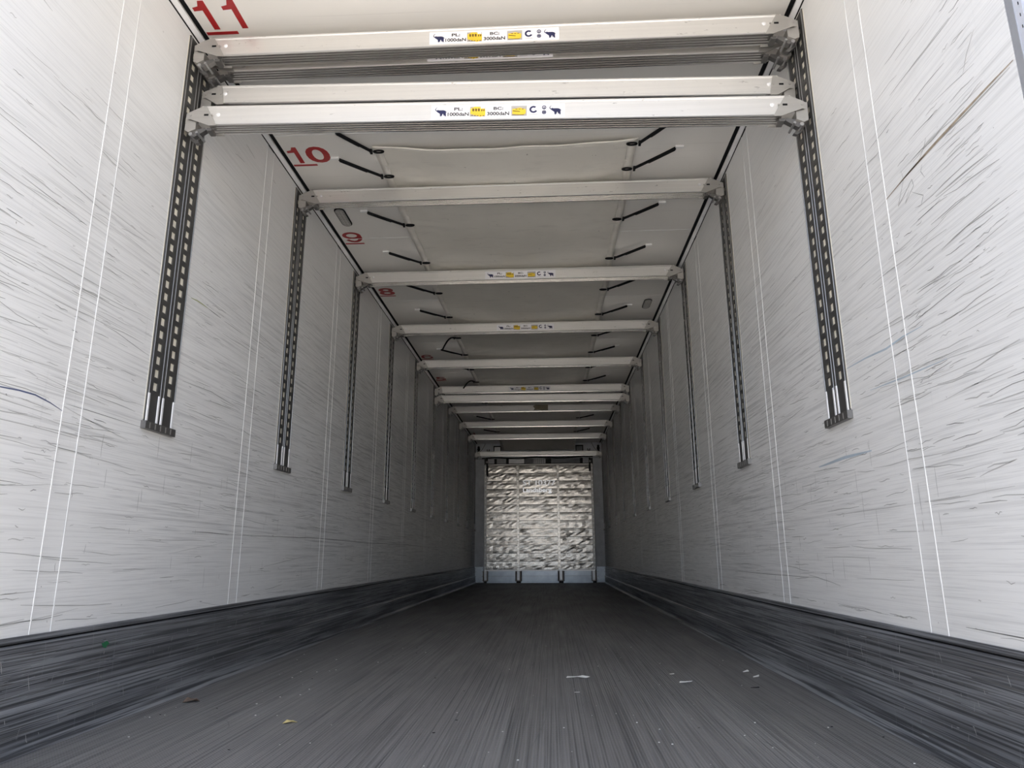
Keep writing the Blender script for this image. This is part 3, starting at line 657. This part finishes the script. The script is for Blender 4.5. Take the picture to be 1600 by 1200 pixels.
def txt_piece(t, x0, z0, w_, h_, mat):
    me = fit(text_mesh(t, .02, .0005, .0002), w_, h_)
    for v in me.vertices: X, Y_, Z_ = v.co; v.co = (x0+X, -.0004-Z_, z0+Y_)
    me.materials.clear(); me.materials.append(mat); return ('lettering', me, (0, 0, 0))
PIECES = []
PIECES.append(st_piece(elephant(.018, .010, .042), 'elephant_emblem', M['navy'], None))
PIECES.append(st_piece(elephant(.463, .010, .042), 'elephant_emblem', M['navy'], None))
PIECES.append(txt_piece('PL:', .090, .034, .034, .0135, M['ink'])); PIECES.append(txt_piece('1000daN', .065, .010, .083, .0155, M['ink']))
PIECES.append(txt_piece('BC:', .244, .034, .038, .0135, M['ink'])); PIECES.append(txt_piece('3000daN', .219, .010, .086, .0155, M['ink']))
def picto(x0, kind):
    res = []
    g = MB().box(x0, x0+.060, -.0004, -.0001, .006, .050); res.append(st_piece(g, 'pictogram_ground', M['grey_print'], None))
    y_ = MB()
    if kind: y_.prism([(x0+.002, .018), (x0+.040, .004), (x0+.060, .010), (x0+.060, .036), (x0+.048, .046), (x0+.020, .050), (x0+.002, .040)], 'y', -.0008, -.0003)
    else: y_.prism([(x0+.004, .014), (x0+.045, .010), (x0+.056, .016), (x0+.056, .034), (x0+.034, .042), (x0+.004, .036)], 'y', -.0008, -.0003)
    res.append(st_piece(y_, 'yellow_pictogram', M['yellow'], None))
    d = MB()
    if kind:
        for q in range(3): d.prism([(x0+.009+q*.011, .030), (x0+.016+q*.011, .028), (x0+.017+q*.011, .040), (x0+.009+q*.011, .042)], 'y', -.0011, -.0007)
        for q in range(2): d.prism([(x0+.044+q*.008, .028), (x0+.049+q*.008, .030), (x0+.049+q*.008, .038), (x0+.044+q*.008, .036)], 'y', -.0011, -.0007)
        for q in range(5): d.box(x0+.006+q*.011, x0+.012+q*.011, -.0011, -.0007, .010-q*.001 if q < 3 else .008, .013-q*.001 if q < 3 else .011)
    else:
        d.prism([(x0+.006, .026), (x0+.034, .023), (x0+.034, .026), (x0+.006, .030)], 'y', -.0011, -.0007)
        for q in range(3): d.box(x0+.016+q*.012, x0+.024+q*.012, -.0011, -.0007, .034, .037)
        d.box(x0+.004, x0+.050, -.0011, -.0007, .009, .0115)
    res.append(st_piece(d, 'pictogram_detail', M['yellow_dark'], None))
    if kind:
        res.append(st_piece(MB().box(x0+.042, x0+.058, -.0012, -.0008, .041, .052), 'pictogram_flag', M['sticker'], None))
    return res
PIECES += picto(.152, 1)+picto(.313, 0)
cr = MB(); n_ = 20
for i in range(n_):
    t0 = math.radians(50+i*14.2); t1 = math.radians(50+(i+1)*14.2); c_ = (.399, .033)
    cr.prism([(c_[0]+math.cos(t)*r__, c_[1]+math.sin(t)*r__*.95) for t, r__ in ((t0, .0085), (t0, .016), (t1, .016), (t1, .0085))], 'y', -.0006, -.0002)
PIECES.append(st_piece(cr, 'ring_emblem', M['navy'], None))
PIECES.append(st_piece(MB().box(.383, .415, -.0005, -.0002, .0105, .0120), 'small_print', M['grey_print'], None))
c2 = MB(); 
for i in range(14):
    t0, t1 = 2*math.pi*i/14, 2*math.pi*(i+1)/14
    for cz, ra in ((.041, .0085), (.020, .0085)):
        c2.prism([(.440+math.cos(t)*r__, cz+math.sin(t)*r__) for t, r__ in ((t0, ra*.62), (t0, ra), (t1, ra), (t1, ra*.62))], 'y', -.0006, -.0002)
c2.prism([(.4365, .037), (.4435, .037), (.440, .046)], 'y', -.0006, -.0002); c2.prism([(.436, .0165), (.444, .0165), (.444, .0235), (.436, .0235)], 'y', -.0006, -.0002)
PIECES.append(st_piece(c2, 'round_emblem', M['navy'], None))
stk_me = MB().bbox(0, SW, -.0006, 0, 0, SH, .002).mesh('sticker'); stk_me.materials.append(M['sticker'])
def sticker(root, x0):
    s_ = link('sticker', stk_me, root, (x0, -.0006, -.0755)); s_['label'] = 'white sticker with elephants'
    for nm, me, lc in PIECES: link(nm, me, s_, (0, -.0007, 0))
proto = {}
for kind in ('mitred', 'square'):
    r_ = empty('load_bar'); link('beam', beam_data[kind], r_)
    for s_ in (-1, 1): bracket(kind, s_, r_)
    proto[kind] = r_
BARS = [  # row, strip, z at left, z at right, kind, sticker x or None, label
 (0, 0, 2.574, 2.571, 'mitred', -.242, 'aluminium load bar with elephant sticker, nearest and highest, directly below the number 11'),
 (0, 1, 2.574, 2.566, 'mitred', -.266, 'aluminium load bar half hidden behind the highest nearest bar, ribbed underside showing'),
 (0, 1, 2.421, 2.366, 'square', None, 'plain aluminium load bar with square ends just above the lower stickered bar'),
 (0, 0, 2.256, 2.206, 'mitred', -.226, 'aluminium load bar with elephant sticker, lowest of the four nearest bars'),
 (1, 0, 2.569, 2.566, 'mitred', None, 'single aluminium load bar without sticker between the numbers 10 and 9'),
 (2, 0, 2.569, 2.568, 'mitred', -.240, 'single aluminium load bar with elephant sticker just beyond the number 9'),
 (3, 0, 2.566, 2.566, 'mitred', -.246, 'scuffed aluminium load bar with small elephant sticker, next beyond the number 8'),
 (4, 0, 2.572, 2.570, 'mitred', None, 'plain aluminium load bar, next in depth after the scuffed stickered one'),
 (5, 0, 2.573, 2.573, 'square', -.279, 'far aluminium load bar with tiny elephant sticker, upper of a stacked pair'),
 (5, 0, 2.459, 2.450, 'mitred', None, 'far plain aluminium load bar, lower of a stacked pair'),
 (6, 0, 2.575, 2.576, 'mitred', None, 'far aluminium load bar with a torn olive tape patch in its middle'),
 (7, 0, 2.580, 2.577, 'mitred', None, 'plain aluminium load bar, third from the bulkhead'),
 (8, 0, 2.580, 2.582, 'mitred', None, 'plain aluminium load bar, second from the bulkhead, against the ceiling'),
 (9, 0, 2.452, 2.444, 'square', None, 'farthest aluminium load bar, hung low just above the bulkhead top'),
]
for row, strip, zl, zr, kind, sx, lab in BARS:
    r_ = copy_tree(proto[kind])
    r_.location = (0, R0+PITCH*row+.095*strip+.015, (zl+zr)/2); r_.rotation_euler = (0, math.atan2(zl-zr, 2.3), 0)
    tag(r_, lab, 'load bar', 'aluminium load bars spanning the trailer')
    if sx is not None: sticker(r_, sx)
    if row == 6:
        MB().prism([(0, -.078), (.02, -.05), (-.01, -.02), (.03, .0), (.205, .0), (.205, -.080), (.12, -.083), (.07, -.072)], 'y', -.004, -.003).build('torn_tape', M['tape'], r_)
for o in list(proto.values()):
    for ch in list(o.children_recursive): D.objects.remove(ch)
    D.objects.remove(o)

# ================================================================== CANVAS DUCT
duct = empty('canvas_duct', (0, 3.26, 2.60)); tag(duct, 'long cream canvas air duct slung under the ceiling by black bungee cords', 'air duct')
HOOKS = [3.13]+[3.38+.611*j for j in range(15)]
CLIPS = [3.285]+[h+.155 for h in HOOKS[1:]]
Y1 = 13.385
def duct_z(x, y):
    u = x/.70; sag = .026*(1-u*u)*(1+.2*math.sin(y*2.3))*min(1, max(0, (Y1-y)/.9))
    z = 2.614-sag
    # deeper belly where the blown end was
    z -= .012*(1-u*u)*math.sin(max(0, min(1, (y-3.2)/.5))*math.pi)
    # wrinkles fan out from every clip
    for c in CLIPS:
        for s_ in (-1, 1):
            dx = (s_*.672-x)*s_; dy = y-c
            if abs(dy) < .45 and 0 < dx < .55:
                ang = math.atan2(dy, dx+.02); rr = math.hypot(dx, dy)
                z += .0085*math.cos(ang*11+c*5)*math.exp(-rr/.16)*min(1, rr/.04)*min(1, (y-3.25)/.15)
    z += .004*math.sin(x*7+y*3.1)*math.sin(y*5.3)+.0025*math.sin(x*19-y*6)
    if y > 12.3: z -= (y-12.3)/(Y1-12.3)*.150
    return z
nx, ny = 44, 340; mb = MB()
for j in range(ny+1):
    y = 3.262+(Y1-3.262)*j/ny
    for i in range(nx+1):
        x = -.70+1.40*i/nx; x *= 1+.006*math.sin(y*5.1)
        mb.v.append((x, y-3.26, duct_z(x, y)-2.60))
for j in range(ny):
    for i in range(nx): q = j*(nx+1)+i; mb.f.append((q, q+1, q+nx+2, q+nx+1))
o = mb.build('canvas', M['tarp'], duct, smooth=True)
sm = o.modifiers.new('thickness', 'SOLIDIFY'); sm.thickness = .003; sm.offset = 1
# rolled front hem and flat side hems
fh = MB().tube([(-.70+1.40*i/40, .004, duct_z(-.70+1.40*i/40, 3.262)-2.60) for i in range(41)], .0055, 8).build('front_hem', M['hem'], duct, smooth=True)
for s_ in (-1, 1):
    h = MB(); n_ = 340
    for j in range(n_+1):
        y = 3.262+(Y1-3.262)*j/n_; k_ = 1+.006*math.sin(y*5.1)
        for xx in (.655, .7005): h.v.append((s_*xx*k_, y-3.26, duct_z(s_*xx*k_, y)-2.60-.0018))
    for j in range(n_): h.f.append((2*j, 2*j+1, 2*j+3, 2*j+2))
    ho = h.build('side_hem', M['hem'], duct, smooth=True); q = ho.modifiers.new('t', 'SOLIDIFY'); q.thickness = .0012

# bungee cords
NTH = ['nearer', 'farther']
def bungee(side, h, c, free, label):
    r_ = empty('bungee_cord', (side*.912, h, HC)); x = lambda v: v-side*.912
    hx, hz = (.855, .018) if h < 3.2 else (.912, .018)
    px = .672; pz = duct_z(side*px, c)-HC-.008
    p0 = Vector((side*(hx-.912), 0, -.014)); p1 = Vector((x(side*(px+.035)), c-h, pz-.002))
    if not free:
        pts = [p0+(p1-p0)*t/8+Vector((0, 0, -.001*math.sin(math.pi*t/8))) for t in range(9)]
    else:
        p1 = Vector((x(side*(px+.02)), c-h, pz-.002)); e = Vector((x(side*.84), c-h+(.12 if free == 1 else -.0), -.13))
        pts = [p1+(e-p1)*t/10+Vector((0, 0, .06*math.sin(math.pi*t/10*.9))) for t in range(11)][::-1]
    MB().tube(pts, .0082, 8).build('cord', M['black'], r_, smooth=True)
    if not free:
        q = [p+Vector((0, .011, -.004)) for p in pts[:6]]; MB().tube(q, .004, 6).build('cord_tail', M['black'], r_, smooth=True)
        MB().box(min(p0.x, p0.x+side*.045), max(p0.x, p0.x+side*.045), -.008, .008, -.012, -.0005).build('anchor_clip', M['bead'], r_)
    # oval hook ring through the eyelet
    cx = x(side*(px-.002)); cy = c-h
    MB().tube([(cx+math.cos(t)*.026, cy+math.sin(t)*.011+.003, pz-.003) for t in [2*math.pi*k/16 for k in range(16)]], .0048, 6, closed=True).build('hook_ring', M['black'], r_, smooth=True)
    kx = x(side*(px+.032)); MB().box(min(kx, kx+side*.012), max(kx, kx+side*.012), cy-.013, cy+.013, pz-.012, pz+.006).build('ferrule', M['black'], r_)
    tag(r_, label, 'bungee cord', 'bungee cords holding the canvas duct'); return r_
for side in (-1, 1):
    sn = 'left' if side < 0 else 'right'; seen = {}
    for h, c in zip(HOOKS, CLIPS):
        if h > 12.6: continue
        bay = int((h-R0)//PITCH); nth = seen.get(bay, 0); seen[bay] = nth+1
        free = 0
        if side < 0 and abs(h-6.435) < .1: free = 1
        if side < 0 and abs(h-8.27) < .1: free = 2
        if h < 3.2: lab = 'black bungee cord at the front %s corner of the canvas duct' % sn
        elif free: lab = 'unhooked black bungee cord dangling at the left duct edge, %s' % ('beyond the fourth bar row' if free == 1 else 'before the sixth bar row')
        elif bay == 0: lab = 'black bungee cord on the %s edge of the duct, second from its front corner' % sn
        else: lab = 'black bungee cord, %s edge of duct, %s one between %s and %s bar rows' % (sn, NTH[min(nth, 1)], ORD[bay], ORD[min(9, bay+1)])
        bungee(side, h, c, free, lab)

# ================================================================== CEILING LIGHTS
for x0, y0, x1, y1, lab in ((-1.093, 3.948, -1.087, 4.188, 'small oval ceiling light beside the number 9, switched off'), (1.083, 5.699, 1.083, 5.925, 'small oval ceiling light near the right wall beyond the third bar, switched off')):
    r_ = empty('ceiling_light', ((x0+x1)/2, (y0+y1)/2, HC)); tag(r_, lab, 'ceiling light', 'recessed ceiling lights')
    hl = (y1-y0)/2; w_ = .034
    def stad(w_, hl, n=8): return [(w_*math.cos(t), (hl-w_)+w_*math.sin(t)) for t in [math.pi*k/n for k in range(n+1)]]+[(w_*math.cos(t), -(hl-w_)+w_*math.sin(t)) for t in [math.pi+math.pi*k/n for k in range(n+1)]]
    MB().prism(stad(w_, hl), 'z', -.006, 0).build('rim', M['black'], r_)
    ln = MB().prism(stad(w_-.006, hl-.006), 'z', -.011, -.0055).build('lens', M['lens'], r_)
    rb = MB()
    for q in range(9): rb.box(-.022, .022, -hl*.75+q*hl*.185, -hl*.75+q*hl*.185+.006, -.0125, -.011)
    for q in (-.01, .01): rb.box(q-.001, q+.001, -hl*.8, hl*.8, -.0130, -.011)
    rb.build('lens_ribs', M['grey_print'], ln)['kind'] = 'stuff'

# ================================================================== LITTER ON THE FLOOR
def flake(name, mat, x, y, pts, h, label, cat, rz=0):
    mb = MB(); n = len(pts)
    c_ = (sum(p[0] for p in pts)/n, sum(p[1] for p in pts)/n)
    top = [(p[0], p[1], .0008+h*((i % 3)/2)) for i, p in enumerate(pts)]
    mb.v = [(c_[0], c_[1], .0012+h*.6)]+top+[(p[0]*.98, p[1]*.98, .0002+h*((i % 3)/2)*.8) for i, p in enumerate(pts)]+[(c_[0], c_[1], h*.35)]
    for i in range(n): j = (i+1) % n; mb.f += [(0, 1+i, 1+j), (1+i, 1+n+i, 1+n+j, 1+j), (1+2*n, 1+n+j, 1+n+i)]
    o = mb.build(name, M[mat], None, (x, y, .0004)); o.rotation_euler = (0, 0, rz); tag(o, label, cat)
flake('paper_scrap', 'paper', .316, 3.207, [(-.05, -.006), (-.02, -.012), (.0, -.02), (.035, -.008), (.052, .002), (.02, .008), (-.01, .012), (-.045, .008)], .008, 'torn white paper scrap on the floor right of centre, largest of the litter', 'paper')
flake('paper_scrap', 'paper', .300, 2.877, [(-.010, -.003), (.010, -.004), (.012, .003), (-.008, .004)], .001, 'tiny white flake just nearer than the torn paper scrap', 'paper')
flake('paper_scrap', 'paper', .749, 3.096, [(-.025, -.004), (.0, -.012), (.028, -.004), (.02, .008), (-.02, .01)], .008, 'pale curled paper flake on the right half of the floor', 'paper')
flake('paper_scrap', 'paper', .73, 3.31, [(-.010, -.008), (.008, -.008), (.012, .006), (-.01, .008)], .002, 'small pale flake directly beyond the curled one on the right', 'paper')
flake('paper_scrap', 'paper', 1.065, 3.376, [(-.012, -.008), (.014, -.006), (.012, .01), (-.01, .009)], .008, 'white chip near the right kick plate, farther of two', 'paper')
flake('paper_scrap', 'paper', 1.073, 3.242, [(-.014, -.010), (.010, -.008), (.016, .008), (-.01, .01)], .008, 'white chip near the right kick plate, nearer of two', 'paper')
flake('rubber_sliver', 'black', .999, 2.99, [(-.018, -.003), (.016, -.004), (.018, .004), (-.016, .004)], .003, 'short black rubber sliver on the floor near the right kick plate', 'rubber')
flake('dry_leaf', 'leaf_yellow', -.62, 2.346, [(-.018, -.010), (-.004, -.012), (.012, .0), (.024, .010), (.006, .012), (-.01, .008)], .008, 'small curled yellow leaf on the floor at the lower left', 'leaf')
flake('dry_leaf', 'leaf_brown', -1.095, 2.656, [(-.024, -.014), (.0, -.018), (.024, -.006), (.028, .012), (.004, .018), (-.02, .010)], .014, 'crumpled brown leaf on the floor beside the left kick plate', 'leaf')
sp = MB()
for k in range(170):
    x = random.uniform(-1.15, 1.15); y = 1.9+random.random()**1.6*9; s_ = random.uniform(.0008, .0032)
    sp.prism([(x-s_, y-s_*.5), (x+s_*.6, y-s_), (x+s_, y+s_*.6), (x-s_*.4, y+s_)], 'z', .0003, .0003+s_*.6)
tag(sp.build('floor_grit', M['paper']), 'fine pale grit specks scattered over the dark floor', 'grit', kind='stuff')
sp = MB()
for k in range(60):
    x = random.uniform(-1.15, 1.15); y = 1.9+random.random()**1.6*9; s_ = random.uniform(.0006, .0022)
    sp.prism([(x-s_*2, y-s_*.5), (x+s_*.6, y-s_), (x+s_*2, y+s_*.6), (x-s_*.4, y+s_)], 'z', .0003, .0003+s_*.6)
tag(sp.build('rubber_crumbs', M['black']), 'black rubber crumbs scattered over the floor', 'crumbs', kind='stuff')

# ================================================================== REAR FRAME AND OPEN DOORS
for side in (-1, 1):
    def bx(d0, d1, y0, y1, z0, z1): return MB().box(min(side*d0, side*d1), max(side*d0, side*d1), y0, y1, z0, z1)
    t = bx(1.232, 1.34, 1.315, Y0-.001, -.09, HC+.1).build('trim_%d' % (5+side), M['frame_steel']); struct(t)
    bx(1.2305, 1.2319, 1.338, Y0-.001, 0, HC).build('seal_lip', M['seal'], t)
    lf = MB()
    for q in range(90): lf.box(min(side*1.2308, side*1.2320), max(side*1.2308, side*1.2320), 1.3225, 1.324, q*.029, q*.029+.007)
    lf.build('rivet_line', M['ink'], t)['kind'] = 'stuff'
    dr = bx(1.300, 1.36, .10, 1.30, -.06, HC+.05).build('door_%d' % (1 if side < 0 else 2), M['door']); struct(dr)
    bx(1.288, 1.302, 1.20, 1.29, -.05, HC+.04).build('door_gasket', M['seal'], dr)
    for zz in (.3, 1.2, 2.1):
        bx(1.28, 1.300, 1.10, 1.19, zz, zz+.06).build('hinge_plate', M['bracket'], dr)
t = MB().box(-1.34, 1.34, 1.315, Y0-.021, HC+.0, HC+.12).build('trim_3', M['frame_steel']); struct(t)
t = MB().box(-1.34, 1.34, 1.315, Y0-.021, -.25, -.002).build('trim_7', M['frame_steel']); struct(t)
